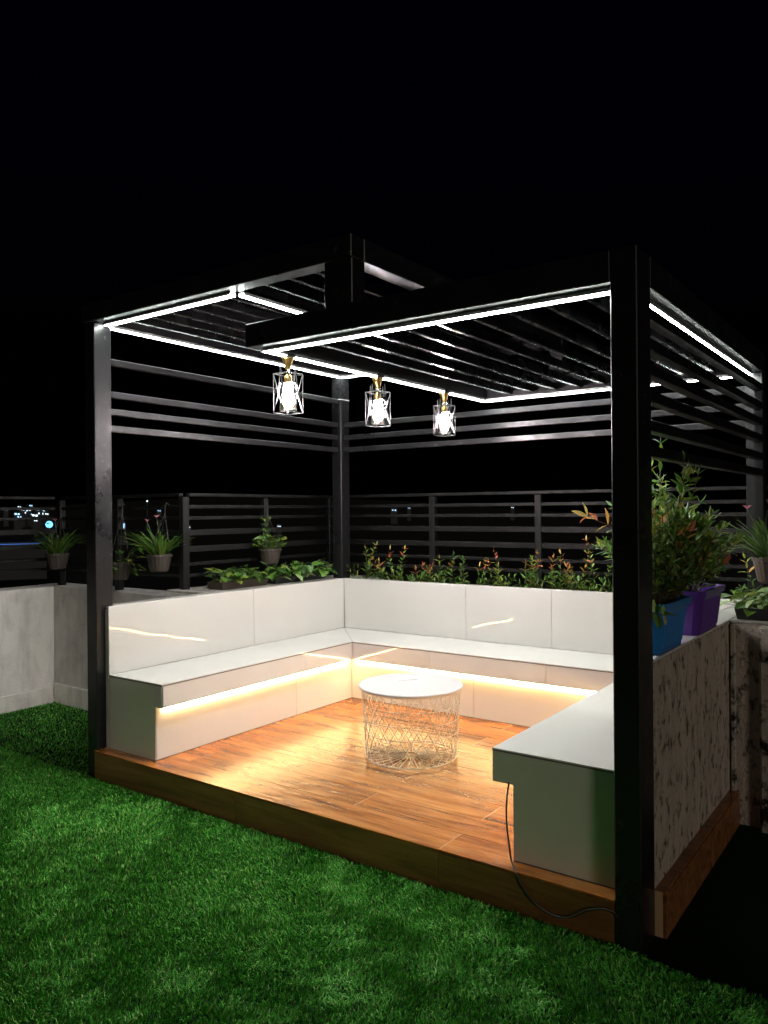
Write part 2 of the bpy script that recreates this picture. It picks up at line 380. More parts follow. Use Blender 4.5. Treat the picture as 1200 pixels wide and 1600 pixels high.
w5 = thing('parapet_wall', (-1.2,1.05,ZG), 'short grey plaster parapet wall between the left roof edge and the pergola', 'wall')
MB().box(-2.25, -0.525, 0.9705, 1.22, -0.30, 0.815, 0.006).build('wall_core', M['grey_plaster'], w5)
MB().box(-1.974, -0.525, 0.945, 0.970, -0.30, -0.005, 0.008).build('skirting', M['white_plaster'], w5)
w6 = thing('parapet_wall', (3.9,1.8,ZG), 'mould stained parapet wall at the far right behind the purple planter', 'wall')
MB().box(3.288, 6.4, 1.46, 2.90, -0.30, ZW-0.016, 0.006).build('wall_core', M['stained_plaster'], w6)
MB().box(3.286, 6.4, 1.452, 2.90, ZW-0.0155, ZW-0.003, 0.004).build('wall_cap', M['cement_top'], w6)
MB().box(3.425, 3.80, 1.41, 1.4595, -0.30, ZW-0.018, 0.012).build('pilaster', M['mouldy_plaster'], w6)
MB().box(3.287, 3.312, 1.435, 1.4595, -0.30, ZW-0.02, 0.008).build('corner_rib', M['mouldy_plaster'], w6)

# bench --------------------------------------------------------------
bn = thing('corner_bench', (1.6,1.6,0), 'built-in U-shaped bench clad in glossy white tiles with lit recess underneath', 'bench')
SL = 0.010
# seat slabs, mitred in the corners
MB().prism([(XA+0.001,YB),(XO,YB),(XO,YO-0.001),(XA+0.001,YC-0.003)], ZS-SL, ZS).build('seat_tile', M['white_tile'], bn)
MB().prism([(XO+0.002,YO),(XR-0.002,YO),(XE-0.002,YC-0.002),(XA+0.003,YC-0.002)], ZS-SL, ZS).build('seat_tile', M['white_tile'], bn)
MB().prism([(XR,YB),(XE-0.001,YB),(XE-0.001,YC-0.003),(XR,YO-0.001)], ZS-SL, ZS).build('seat_tile', M['white_tile'], bn)
# fascia under the seat edge
FT = 0.010
zf0, zf1 = ZU, ZS-SL-0.002
for a, bb in ((YB+0.001,1.311),(1.313,YO)): MB().box(XO-FT, XO, a, bb, zf0, zf1, 0.001).build('fascia_tile', M['white_tile'], bn)
for a, bb in ((XO+0.002,1.218),(1.220,2.10),(2.102,XR-0.002)): MB().box(a, bb, YO, YO+FT, zf0, zf1, 0.001).build('fascia_tile', M['white_tile'], bn)
for a, bb in ((YB+0.001,1.10),(1.102,YO)): MB().box(XR, XR+FT, a, bb, zf0, zf1, 0.001).build('fascia_tile', M['white_tile'], bn)
# base panels
for a, bb in ((YB+0.001,1.287),(1.289,YD)): MB().box(XB-FT, XB, a, bb, 0.002, ZU+0.06, 0.001).build('base_tile', M['white_tile'], bn)
for a, bb in ((XB+0.002,1.534),(1.536,2.35),(2.352,XQ-0.002)): MB().box(a, bb, YD, YD+FT, 0.002, ZU+0.06, 0.001).build('base_tile', M['white_tile'], bn)
for a, bb in ((YB+0.001,1.28),(1.282,YD)): MB().box(XQ, XQ+FT, a, bb, 0.002, ZU+0.06, 0.001).build('base_tile', M['white_tile'], bn)
# cores (brickwork behind the tiles)
MB().box(XA+0.001, XB-FT-0.001, YB+0.010, YD+0.3, 0.001, ZS-SL-0.002).box(XB-FT, XO-FT-0.001, YB+0.010, YO+0.06, ZU+0.062, ZS-SL-0.002) \
  .build('bench_core', M['grout'], bn)
MB().box(XB, XQ, YD+FT+0.001, YC-0.003, 0.001, ZS-SL-0.003).box(XO-FT+0.001, XR+FT-0.001, YO+FT+0.001, YD+FT, ZU+0.0625, ZS-SL-0.003).build('bench_core', M['grout'], bn)
MB().box(XQ+FT+0.001, XE-0.001, YB+0.010, YD+0.3, 0.001, ZS-SL-0.002).box(XR+FT+0.001, XQ+FT, YB+0.010, YO+0.06, ZU+0.062, ZS-SL-0.002).build('bench_core', M['grout'], bn)
# end panels, L shaped
def endpanel(p):
    n = len(p); mb = MB()
    mb.add([(x,YB,z) for x,z in p]+[(x,YB+0.0095,z) for x,z in p], [tuple(range(n)), tuple(reversed(range(n,2*n)))]+[((i+1)%n,i,n+i,n+(i+1)%n) for i in range(n)])
    return mb
zt = ZS-SL-0.002
endpanel([(XA+0.001,0.002),(XB,0.002),(XB,ZU),(XO,ZU),(XO,zt),(XA+0.001,zt)]).build('end_panel', M['white_tile'], bn)
endpanel([(XQ,0.002),(XE-0.001,0.002),(XE-0.001,zt),(XR,zt),(XR,ZU),(XQ,ZU)]).build('end_panel', M['white_tile'], bn)
# dark tile edges that show as a line round the seats
MB().box(XA+0.002, XO+0.0006, YB-0.0012, YB-0.0002, ZS-SL-0.0015, ZS-SL+0.0045).build('seat_edge', M['tile_edge'], bn)
MB().box(XR-0.0006, XE-0.002, YB-0.0012, YB-0.0002, ZS-SL-0.0015, ZS-SL+0.0045).build('seat_edge', M['tile_edge'], bn)
MB().box(XO+0.0002, XO+0.0012, YB, YO-0.002, ZS-SL-0.0015, ZS-SL+0.0045).build('seat_edge', M['tile_edge'], bn)
MB().box(XO+0.003, XR-0.003, YO-0.0012, YO-0.0002, ZS-SL-0.0015, ZS-SL+0.0045).build('seat_edge', M['tile_edge'], bn)
MB().box(XB+0.0003, XB+0.0015, YB, YD-0.002, 0.0008, 0.005).build('skirting_joint', M['tile_edge'], bn)
MB().box(XB+0.003, XQ-0.003, YD-0.0015, YD-0.0003, 0.0008, 0.005).build('skirting_joint', M['tile_edge'], bn)
MB().box(XQ, XE-0.002, YB-0.0016, YB-0.0003, 0.0008, 0.006).build('skirting_joint', M['tile_edge'], bn)

# ================================================================== PERGOLA
pg = thing('pergola', (1.6,1.2,ZG), 'black steel pergola with two stepped slatted roofs over the bench', 'pergola')
BS = M['black_steel']
UZ0, UZ1, LZ0, LZ1 = 2.592, 2.700, 2.262, 2.380
def bar(name, x0, x1, y0, y1, z0, z1, bv=0.004): return MB().box(x0,x1,y0,y1,z0,z1,bv).build(name, BS, pg)
bar('post', -0.097, 0.0, 0.020, 0.140, -0.30, UZ0-0.001); bar('post', 3.187, 3.285, -0.004, 0.156, -0.30, LZ1)
bar('post', -0.10, 0.0, 2.40, 2.515, ZW-0.02, UZ0-0.001); bar('post', 3.187, 3.283, 2.40, 2.515, ZW-0.004, LZ0-0.001)
# upper frame
bar('beam', -0.097, 1.99, 0.0, 0.10, UZ0, UZ1); bar('beam', -0.097, 0.003, 0.101, 2.415, UZ0, UZ1)
bar('beam', 1.89, 1.99, 0.101, 2.415, UZ0, UZ1); bar('beam', -0.097, 1.99, 2.416, 2.515, UZ0, UZ1)
bar('riser_block', 1.828, 1.992, 0.002, 0.10, LZ1+0.001, UZ0-0.001); bar('riser_block', 1.89, 1.99, 2.416, 2.50, LZ1+0.001, UZ0-0.001)
# lower frame
bar('beam', 1.31, 3.186, -0.002, 0.10, LZ0, LZ1); bar('beam', 1.31, 1.41, 0.101, 2.379, LZ0, LZ1)
bar('beam', 3.187, 3.285, 0.157, 2.379, LZ0, LZ1); bar('beam', 1.31, 3.285, 2.38, 2.50, LZ0, LZ1)
def shared(name, n, boxdim, places, mt=None):
    x,y,z = boxdim; me = MB().box(-x/2,x/2,-y/2,y/2,-z/2,z/2,0.003).mesh(name, mt or BS)
    for p in places: link(name, me, pg, p)
ux = [0.145+0.17*i for i in range(10)]; ux = [x for x in ux if x < 1.80]
shared('roof_slat', 0, (0.026,2.312,0.05), [(x,1.258,2.602+0.025) for x in ux], M['roof_steel'])
lx = [3.012-0.176*i for i in range(9)]
shared('roof_slat', 0, (0.026,2.276,0.05), [(x,1.240,2.276+0.025) for x in lx], M['roof_steel'])
# side screens
SZ = [2.168,2.061,1.957]
shared('screen_slat', 0, (0.04,2.258,0.040), [(-0.045,1.270,z) for z in [2.37]+SZ])
shared('screen_slat', 0, (3.186,0.04,0.040), [(1.5935,2.455,z) for z in SZ])
shared('screen_slat', 0, (0.05,2.242,0.042), [(3.258,1.278,z+0.021) for z in (2.146,2.032,1.936,1.836,1.725,1.627)])
# cable tie round the rear post
o = MB().box(-0.103, 0.003, 2.397, 2.518, 2.385, 2.391, 0.001).build('cable_tie', M['paper_white'], pg)

# LED strips (top-level lamps: channel + diffuser)
def led(label, p0, p1, mt, group, w=0.032, h=0.010, cat='light strip', side=None):
    p0, p1 = V(p0), V(p1); mid = (p0+p1)/2
    th = thing('led_strip', mid, label, cat, group)
    ax = abs(p1.x-p0.x) > abs(p1.y-p0.y)
    def bx(z0, z1, ww):
        if ax: return MB().box(min(p0.x,p1.x), max(p0.x,p1.x), mid.y-ww/2, mid.y+ww/2, z0, z1)
        return MB().box(mid.x-ww/2, mid.x+ww/2, min(p0.y,p1.y), max(p0.y,p1.y), z0, z1)
    ch = bx(mid.z-0.002, mid.z+0.004, w+0.008)
    for sg in ((-1,1) if mt == 'led_white' else ()):          # side lips of the channel
        if ax: ch.box(min(p0.x,p1.x), max(p0.x,p1.x), mid.y+sg*(w/2+0.0025)-0.0015, mid.y+sg*(w/2+0.0025)+0.0015, mid.z-0.0025-h, mid.z-0.0022)
        else: ch.box(mid.x+sg*(w/2+0.0025)-0.0015, mid.x+sg*(w/2+0.0025)+0.0015, min(p0.y,p1.y), max(p0.y,p1.y), mid.z-0.0025-h, mid.z-0.0022)
    chan = ch.build('channel', M['led_channel'], th)
    bx(mid.z-0.0055-h, mid.z-0.0025, w).build('diffuser', M[mt], chan)
gW, gY = 'white LED strips under the pergola roofs', 'warm LED strips under the bench'
zu_ = UZ0-0.0045; zl_ = LZ0-0.0045
led('white LED strip under the front beam of the higher left roof', (0.03,0.088,zu_), (1.13,0.088,zu_), 'led_white', gW)
led('long white LED strip along the left side of the higher roof', (-0.012,0.145,zu_), (-0.012,2.398,zu_), 'led_white', gW)
led('short white LED strip running back under a slat of the higher roof', (1.165,0.115,zu_), (1.165,0.80,zu_), 'led_white', gW)
led('white LED strip at the rear of the higher roof beside the back left post', (0.01,2.43,zu_), (0.50,2.43,zu_), 'led_white', gW)
led('brightest white LED strip under the front beam of the lower roof', (1.37,0.078,zl_), (3.18,0.078,zl_), 'led_white', gW)
led('white LED strip behind the three pendant lamps', (1.388,0.10,zl_), (1.388,2.38,zl_), 'led_white', gW)
led('white LED strip along the rear edge of the lower roof', (1.37,2.395,zl_), (3.20,2.395,zl_), 'led_white', gW)
led('white LED strip under the right beam of the lower roof', (3.212,0.17,zl_), (3.212,2.385,zl_), 'led_white', gW)
zb_ = ZU-0.012
led('warm LED strip in the recess under the left bench', (XB+0.008,YB+0.05,zb_), (XB+0.008,YD-0.04,zb_), 'led_warm', gY, 0.010, 0.003)
led('warm LED strip in the recess under the rear bench', (XB+0.05,YD-0.008,zb_), (XQ-0.05,YD-0.008,zb_), 'led_warm', gY, 0.010, 0.003)
led('warm LED strip in the recess under the right bench', (XQ-0.008,YB+0.14,zb_), (XQ-0.008,YD-0.04,zb_), 'led_warm', gY, 0.010, 0.003)

# pendant lamps
pc = {}
def pendant(y, label):
    X = 1.382; top = LZ0-0.001
    th = thing('pendant_lamp', (X,y,top), label, 'lamp', 'caged pendant lamps')
    if not pc:
        pc['canopy'] = MB().lathe([(0.0,0),(0.040,0),(0.040,-0.021),(0.012,-0.022),(0.0,-0.022)], 20).mesh('canopy', M['cage_black'], smooth=False)
        pc['socket_cone'] = MB().lathe([(0.0,-0.0225),(0.033,-0.0225),(0.030,-0.031),(0.013,-0.080),(0.013,-0.086),(0.0,-0.086)], 20).mesh('socket_cone', M['brass'], smooth=True)
        pc['collar'] = MB().lathe([(0.0,-0.0865),(0.018,-0.0865),(0.018,-0.104),(0.0,-0.104)], 16).mesh('collar', M['chrome'])
        pc['lamp_holder'] = MB().lathe([(0.0,-0.1045),(0.010,-0.1045),(0.020,-0.125),(0.022,-0.155),(0.0,-0.155)], 16).mesh('lamp_holder', M['brass'], smooth=True)
        mb = MB(); h = 0.054; z0, z1 = -0.108, -0.312; r = 0.0020; cs = [(-h,-h),(h,-h),(h,h),(-h,h)]
        for (a, c), (d, e) in zip(cs, cs[1:]+cs[:1]):
            mb.tube([(a,c,z0),(d,e,z0)], r, 5); mb.tube([(a,c,z1),(d,e,z1)], r, 5); mb.tube([(a,c,z0),(a,c,z1)], r, 5)
            ma, mc_ = (a+d)/2, (c+e)/2; zm = (z0+z1)/2
            k = 0.34
            q1 = (a+(d-a)*k, c+(e-c)*k, zm); q2 = (a+(d-a)*(1-k), c+(e-c)*(1-k), zm)
            for s_, q in (((a,c,z0),q1),((a,c,z1),q1),((d,e,z0),q2),((d,e,z1),q2)): mb.tube([s_,q], r*0.8, 5)
            mb.tube([q1,(ma,mc_,z0+0.045)], r*0.8, 5); mb.tube([q2,(ma,mc_,z0+0.045)], r*0.8, 5); mb.tube([q1,(ma,mc_,z1+0.045)], r*0.8, 5); mb.tube([q2,(ma,mc_,z1+0.045)], r*0.8, 5)
        for a, c in cs: mb.tube([(a,c,z0),(a*0.25,c*0.25,z0+0.004)], r*0.8, 5)
        pc['cage'] = mb.mesh('cage', M['cage_black'])
        pc['glass_shade'] = MB().lathe([(0.022,-0.150),(0.040,-0.156),(0.047,-0.165),(0.047,-0.300),(0.0445,-0.300),(0.0445,-0.166),(0.038,-0.159),(0.022,-0.153)], 28).mesh('glass_shade', M['lamp_glass'], smooth=True)
        pc['bulb'] = MB().lathe([(0.0,-0.282),(0.014,-0.279),(0.025,-0.268),(0.029,-0.252),(0.026,-0.234),(0.017,-0.205),(0.013,-0.180),(0.013,-0.1555),(0.0,-0.1555)], 18).mesh('bulb', M['bulb_glow'], smooth=True)
    pt = {}
    for k, me in pc.items():
        pt[k] = link(k, me, pt[{'glass_shade':'cage','bulb':'lamp_holder'}[k]] if k in ('glass_shade','bulb') else th, (X,y,top))
pendant(0.235, 'caged pendant lamp hanging nearest, at the front corner of the lower roof')
pendant(1.035, 'middle one of the three caged pendant lamps')
pendant(1.815, 'rearmost caged pendant lamp, smallest of the three')

# wire drum table ---------------------------------------------------
TC = V((1.640,0.985,0))
tb = thing('drum_table', TC, 'round white side table with a cream wire basket base on the wood floor', 'table')
MB().lathe([(0.0,0.408),(0.300,0.408),(0.305,0.411),(0.305,0.419),(0.302,0.422),(0.0,0.422)], 64, TC).build('tabletop', M['table_white'], tb)
rt, rb, zt_, zb2 = 0.290, 0.262, 0.405, 0.012
def rad(z): return rb+(rt-rb)*(z-zb2)/(zt_-zb2)
NW = 28
for sg in (-1,1):
    path = []
    for i in range(9):
        f = i/8; z = zb2+(zt_-zb2)*f; a = sg*math.radians(50)*f
        path.append((rad(z)*math.cos(a), rad(z)*math.sin(a), z))
    me = MB().tube(path, 0.0021, 4).mesh('wire', M['wire_cream'])
    for k in range(NW): link('wire', me, tb, TC, 2*math.pi*(k+(0.25 if sg > 0 else 0))/NW)
for z, r in ((0.320,0.0021),(0.240,0.0021),(0.160,0.0021),(0.012,0.003),(0.402,0.003)):
    ring = [(TC.x+rad(z)*math.cos(2*math.pi*k/56), TC.y+rad(z)*math.sin(2*math.pi*k/56), z) for k in range(56)]
    MB().tube(ring, r, 5, closed=True).build('ring', M['wire_cream'], tb, origin=TC)
me = MB().tube([(0.035,0,0.010),(rb-0.004,0,0.010)], 0.0024, 4).mesh('spoke', M['wire_cream'])
for k in range(30): link('spoke', me, tb, TC, 2*math.pi*k/30)
for r in (0.035,): MB().tube([(TC.x+r*math.cos(2*math.pi*k/24), TC.y+r*math.sin(2*math.pi*k/24), 0.010) for k in range(24)], 0.003, 5, closed=True).build('ring', M['wire_cream'], tb, origin=TC)
o = thing('paper_card', (1.55,1.06,0.4225), 'small white card with a thin stick lying on the round table', 'card')
dx = V((0.076,0.093,0)).normalized(); dy = V((-dx.y,dx.x,0)); c0 = V((1.545,1.075,0.4228))
def quadbox(c, hx, hy, z0, z1): return [(c+dx*sx*hx+dy*sy*hy) for sx, sy in ((-1,-1),(1,-1),(1,1),(-1,1))]
q = quadbox(c0, 0.042, 0.030, 0, 0); MB().prism([(p.x,p.y) for p in q], 0.4226, 0.4245).build('card', M['paper_white'], o)
c1 = c0-dy*0.034; MB().tube([c1-dx*0.062+V((0,0,0.003)), c1+dx*0.062+V((0,0,0.003))], 0.0025, 8).build('stick', M['paper_white'], o)

# power cord ---------------------------------------------------------
cp = [(2.722,0.085,0.330),(2.719,0.064,0.25),(2.722,0.056,0.16),(2.735,0.050,0.075),(2.750,0.040,0.020),(2.775,0.014,0.004),(2.800,-0.008,-0.012),(2.822,-0.012,-0.045),(2.855,-0.012,-0.083),(2.890,-0.011,-0.106),(2.953,-0.011,-0.121),(3.018,-0.011,-0.108),(3.081,-0.012,-0.065),(3.135,-0.012,-0.042),(3.182,-0.010,-0.040),(3.20,-0.010,-0.055)]
def smooth_path(p, k=4):
    p = [V(a) for a in p]; out = []
    for i in range(len(p)-1):
        a, b_, c, d = p[max(i-1,0)], p[i], p[i+1], p[min(i+2,len(p)-1)]
        for j in range(k):
            s = j/k; out.append(0.5*((2*b_)+(c-a)*s+(2*a-5*b_+4*c-d)*s*s+(-a+3*b_-3*c+d)*s**3))
    out.append(p[-1]); return out
tag(MB().tube(smooth_path(cp), 0.0036, 7).build('power_cord', M['cord_black'], smooth=True), 'thin black power cord hanging from the right bench over the platform edge', 'cord')

# ================================================================== FENCES
FS = M['fence_steel']
RZ = [(1.565,0.024),(1.475,0.026),(1.390,0.026),(1.281,0.044),(1.157,0.044),(1.045,0.026),(0.960,0.026)]
def fence(label, a, bb, posts, zb0, ext=0.0):
    a, bb = V((*a,0)), V((*bb,0)); mid = (a+bb)/2
    th = thing('railing_fence', (mid.x,mid.y,zb0), label, 'fence', 'black railing fences on the parapets')
    al = abs(bb.x-a.x) > abs(bb.y-a.y)
    for z, h in RZ:
        e = 0.02
        if al: MB().box(a.x+0.0, bb.x-0.0, mid.y-e, mid.y+e, z-h/2, z+h/2, 0.003).build('rail', FS, th)
        else: MB().box(mid.x-e, mid.x+e, min(a.y,bb.y), max(a.y,bb.y), z-h/2, z+h/2, 0.003).build('rail', FS, th)
    for p, w in posts:
        if al: MB().box(p-w/2, p+w/2, mid.y-0.027, mid.y+0.027, zb0, 1.548, 0.004).build('post', FS, th)
        else: MB().box(mid.x-0.027, mid.x+0.027, p-w/2, p+w/2, zb0, 1.548, 0.004).build('post', FS, th)
FX, FY, BY = -0.43, 1.06, 2.75
fence('black railing fence on the left roof edge with city lights behind', (-2.04,-4.9), (-2.04,1.0), [(-0.6,0.05),(-2.2,0.05)], 0.81)
fence('short black railing fence to the left of the pergola with two hanging pots', (-2.00,FY), (FX-0.032,FY), [(-2.03,0.055),(-1.22,0.05)], 0.812)
fence('black railing fence behind the left bench with one leafy hanging pot', (FX,FY+0.035), (FX,BY-0.03), [(FY,0.06),(1.91,0.05)], ZW-0.012)
fence('long black railing fence behind the rear bench and shrubs', (FX-0.02,BY), (6.3,BY), [(FX,0.055),(0.70,0.055),(1.655,0.055),(2.62,0.055),(3.60,0.055),(4.6,0.055)], 0.755)

# ================================================================== PLANTS
leafc = {}
def leaf_geo(kind):
    # unit leaf along +Y: outline half widths, fold and droop
    prof = {'lance':[(0.0,0.012),(0.22,0.11),(0.50,0.15),(0.78,0.085),(1.0,0.0)], 'broad':[(0.0,0.03),(0.2,0.30),(0.45,0.36),(0.75,0.22),(1.0,0.0)],
            'blade':[(0.0,0.024),(0.3,0.032),(0.6,0.028),(0.85,0.018),(1.0,0.0)], 'round':[(0.0,0.10),(0.2,0.40),(0.5,0.50),(0.8,0.36),(1.0,0.0)]}[kind]
    dr = {'lance':0.22,'broad':0.35,'blade':0.9,'round':0.15}[kind]; fold = {'lance':0.45,'broad':0.25,'blade':0.3,'round':0.15}[kind]
    vs = []; fs = []
    for tt, w in prof:
        z = 0.10*tt-dr*tt*tt*0.6
        if w > 0: vs += [(-w,tt,z+fold*w),(0,tt,z),(w,tt,z+fold*w)]
        else: vs += [(0,tt,z)]
    n = len(prof)
    for i in range(n-2):
        a = i*3; fs += [(a,a+1,a+4,a+3),(a+1,a+2,a+5,a+4)]
    a = (n-2)*3; fs += [(a,a+1,a+3),(a+1,a+2,a+3)]
    return vs, fs
LG = {k: leaf_geo(k) for k in ('lance','broad','blade','round')}
def leaf_mesh(kind, mt):
    if (kind,mt) not in leafc:
        mb = MB().add(*LG[kind]); leafc[kind,mt] = mb.mesh('leaf', M[mt], smooth=True)
    return leafc[kind,mt]
def frame_for(d, up=V((0,0,1)), rl=0.0):
    y = d.normalized(); x = y.cross(up)
    if x.length < 1e-3: x = V((1,0,0))
    x.normalize(); z = x.cross(y)
    m = Matrix((x,y,z)).transposed()
    return m @ Matrix.Rotation(rl, 3, 'Y')
def add_leaves(th, leaves, nobj, name='leaf'):
    leaves = sorted(leaves, key=lambda l: (l[0]-EYE).length)
    if nobj < len(leaves):
        # spread the single ones over the side that faces the viewer
        single = leaves[:nobj]; rest = leaves[nobj:]
    else: single, rest = leaves, []
    po = V(th['_w'])
    for p, d, rl, L, kind, mt in single:
        o = bpy.data.objects.new('petal' if mt.startswith('petal') else name, leaf_mesh(kind, mt)); C.objects.link(o); o.parent = th
        o.matrix_local = Matrix.Translation(p-po) @ frame_for(d, rl=rl).to_4x4() @ Matrix.Diagonal((L,L,L,1))
    if rest:
        mats = sorted({l[5] for l in rest}); vs, fs, mi = [], [], []
        for p, d, rl, L, kind, mt in rest:
            R = frame_for(d, rl=rl); b0 = len(vs); gv, gf = LG[kind]
            vs += [tuple(p+R@(V(q)*L)-po) for q in gv]; fs += [tuple(i+b0 for i in f) for f in gf]; mi += [mats.index(mt)]*len(gf)
        me = bpy.data.meshes.new('foliage'); me.from_pydata(vs, [], fs)
        for m_ in mats: me.materials.append(M[m_])
        me.polygons.foreach_set('material_index', mi); me.polygons.foreach_set('use_smooth', [True]*len(mi)); me.update()
        o = bpy.data.objects.new('foliage', me); C.objects.link(o); o.parent = th; o['kind'] = 'stuff'
rnd = random.Random(21)
def rdir(zmin=-0.2, zmax=0.8):
    a = rnd.uniform(0,2*math.pi); z = rnd.uniform(zmin,zmax); return V((math.cos(a),math.sin(a),z)).normalized()
def choose(w):
    r = rnd.random()*sum(x for _, x in w)
    for k, x in w:
        r -= x
        if r <= 0: return k
    return w[-1][0]
def twig(mbst, leaves, p0, d0, ln, n, L, cols, top=None, kind='lance', curve=0.3, r=0.003, tops=0.25):
    """a twig with opposite leaf pairs; new growth at the tip takes the colours in top"""
    p = V(p0); d = V(d0).normalized(); path = [p.copy()]; st = ln/n; bend = V((rnd.uniform(-1,1),rnd.uniform(-1,1),rnd.uniform(0,0.8)))*curve/n
    ph = rnd.uniform(0,3.14)
    for i in range(n):
        d = (d+bend+V((rnd.gauss(0,0.05),rnd.gauss(0,0.05),rnd.gauss(0,0.03)))).normalized(); p = p+d*st; path.append(p.copy())
        f = (i+1)/n
        side = d.cross(V((0,0,1)))
        if side.length < 0.05: side = V((1,0,0))
        side.normalize(); oth = d.cross(side)
        ph += 1.57
        for s in (-1,1):
            if rnd.random() < 0.10: continue
            ax = (side*math.cos(ph)+oth*math.sin(ph))*s
            ld = (ax*0.85+d*rnd.uniform(0.35,0.9)+V((0,0,rnd.uniform(-0.2,0.15)))).normalized()
            c = choose(top if (top and f > 1-tops) else cols)
            leaves.append((p.copy(), ld, rnd.uniform(-0.5,0.5), L*rnd.uniform(0.7,1.15)*(1.0 if f < 0.9 else 0.75), kind, c))
    c = choose(top or cols); leaves.append((p.copy(), d, rnd.uniform(-3,3), L*0.8, kind, c))
    mbst.tube(path, [r*(1-0.6*i/n) for i in range(n+1)], 4)
GREEN = [('leaf_green',5),('leaf_dark',2),('leaf_lime',2.2)]; NEW = [('leaf_red',3),('leaf_orange',2),('leaf_lime',1.0)]
NEWY = [('leaf_lime',3),('leaf_orange',1.5),('leaf_red',0.8)]
# shrubs in the trough behind the rear bench
def trough_shrub(x, h, stems, label, top, y=2.55, spread=0.10):
    th = thing('trough_shrub', (x,y,0.80), label, 'shrub', 'red tipped shrubs behind the rear bench')
    mb = MB(); lv = []
    for s in range(stems):
        a = rnd.uniform(0,6.28); hh = h*rnd.uniform(0.6,1.0) if s else h
        twig(mb, lv, (x+math.cos(a)*spread*0.4,y+math.sin(a)*0.03,0.79), (math.cos(a)*0.35,math.sin(a)*0.15,1), hh, max(4,int(hh/0.030)), 0.058, GREEN, top, curve=0.25, tops=0.27)
    for s in range(stems+2):
        a = rnd.uniform(0,6.28)
        twig(mb, lv, (x+math.cos(a)*spread*0.7,y+math.sin(a)*0.03,0.80), (math.cos(a)*0.9,math.sin(a)*0.3,0.8), h*0.45, 4, 0.055, GREEN, GREEN, tops=0.2)
    mb.build('stem', M['stem_brown'], th); add_leaves(th, lv, 40)
trough_shrub(0.10, 0.36, 4, 'yellow green shrub beside the back left post, first behind the rear bench', NEWY)
trough_shrub(0.36, 0.24, 3, 'low green shrub with brownish tips, second from the back left post', NEW)
trough_shrub(0.47, 0.34, 2, 'slim upright shrub with a red tip, third from the back left post', NEW, spread=0.06)
trough_shrub(0.69, 0.21, 4, 'low shrub with dark red young leaves left of the fence post', [('leaf_red',4),('leaf_orange',1)])
trough_shrub(0.86, 0.27, 4, 'green and bronze shrub in front of the left fence post of the rear fence', NEWY)
trough_shrub(1.02, 0.29, 3, 'arching light green shrub just right of the left rear fence post', GREEN)
trough_shrub(1.20, 0.25, 2, 'small shrub with a pink red tip standing alone mid bench', NEW, spread=0.05)
trough_shrub(1.41, 0.33, 3, 'taller green shrub with a few red top leaves near the middle', NEW, spread=0.07)
trough_shrub(1.60, 0.28, 3, 'green shrub with one coral tip left of the right rear fence post', NEW)
trough_shrub(1.72, 0.32, 3, 'bushy green shrub in front of the right rear fence post', NEWY)
trough_shrub(1.90, 0.33, 4, 'shrub with yellow orange leaves right of the right rear fence post', NEW)
trough_shrub(2.02, 0.24, 4, 'low shrub glowing orange in the lamplight', [('leaf_orange',3),('leaf_red',2)])
trough_shrub(2.15, 0.42, 3, 'tallest red tipped shrub nearest the right post', NEW, spread=0.08)
trough_shrub(2.30, 0.20, 3, 'small green shrub half hidden by the right post', GREEN)
trough_shrub(3.34, 0.36, 4, 'orange and yellow shrub behind the purple planter', [('leaf_orange',3),('leaf_red',1),('leaf_lime',2)], y=2.25, spread=0.12)
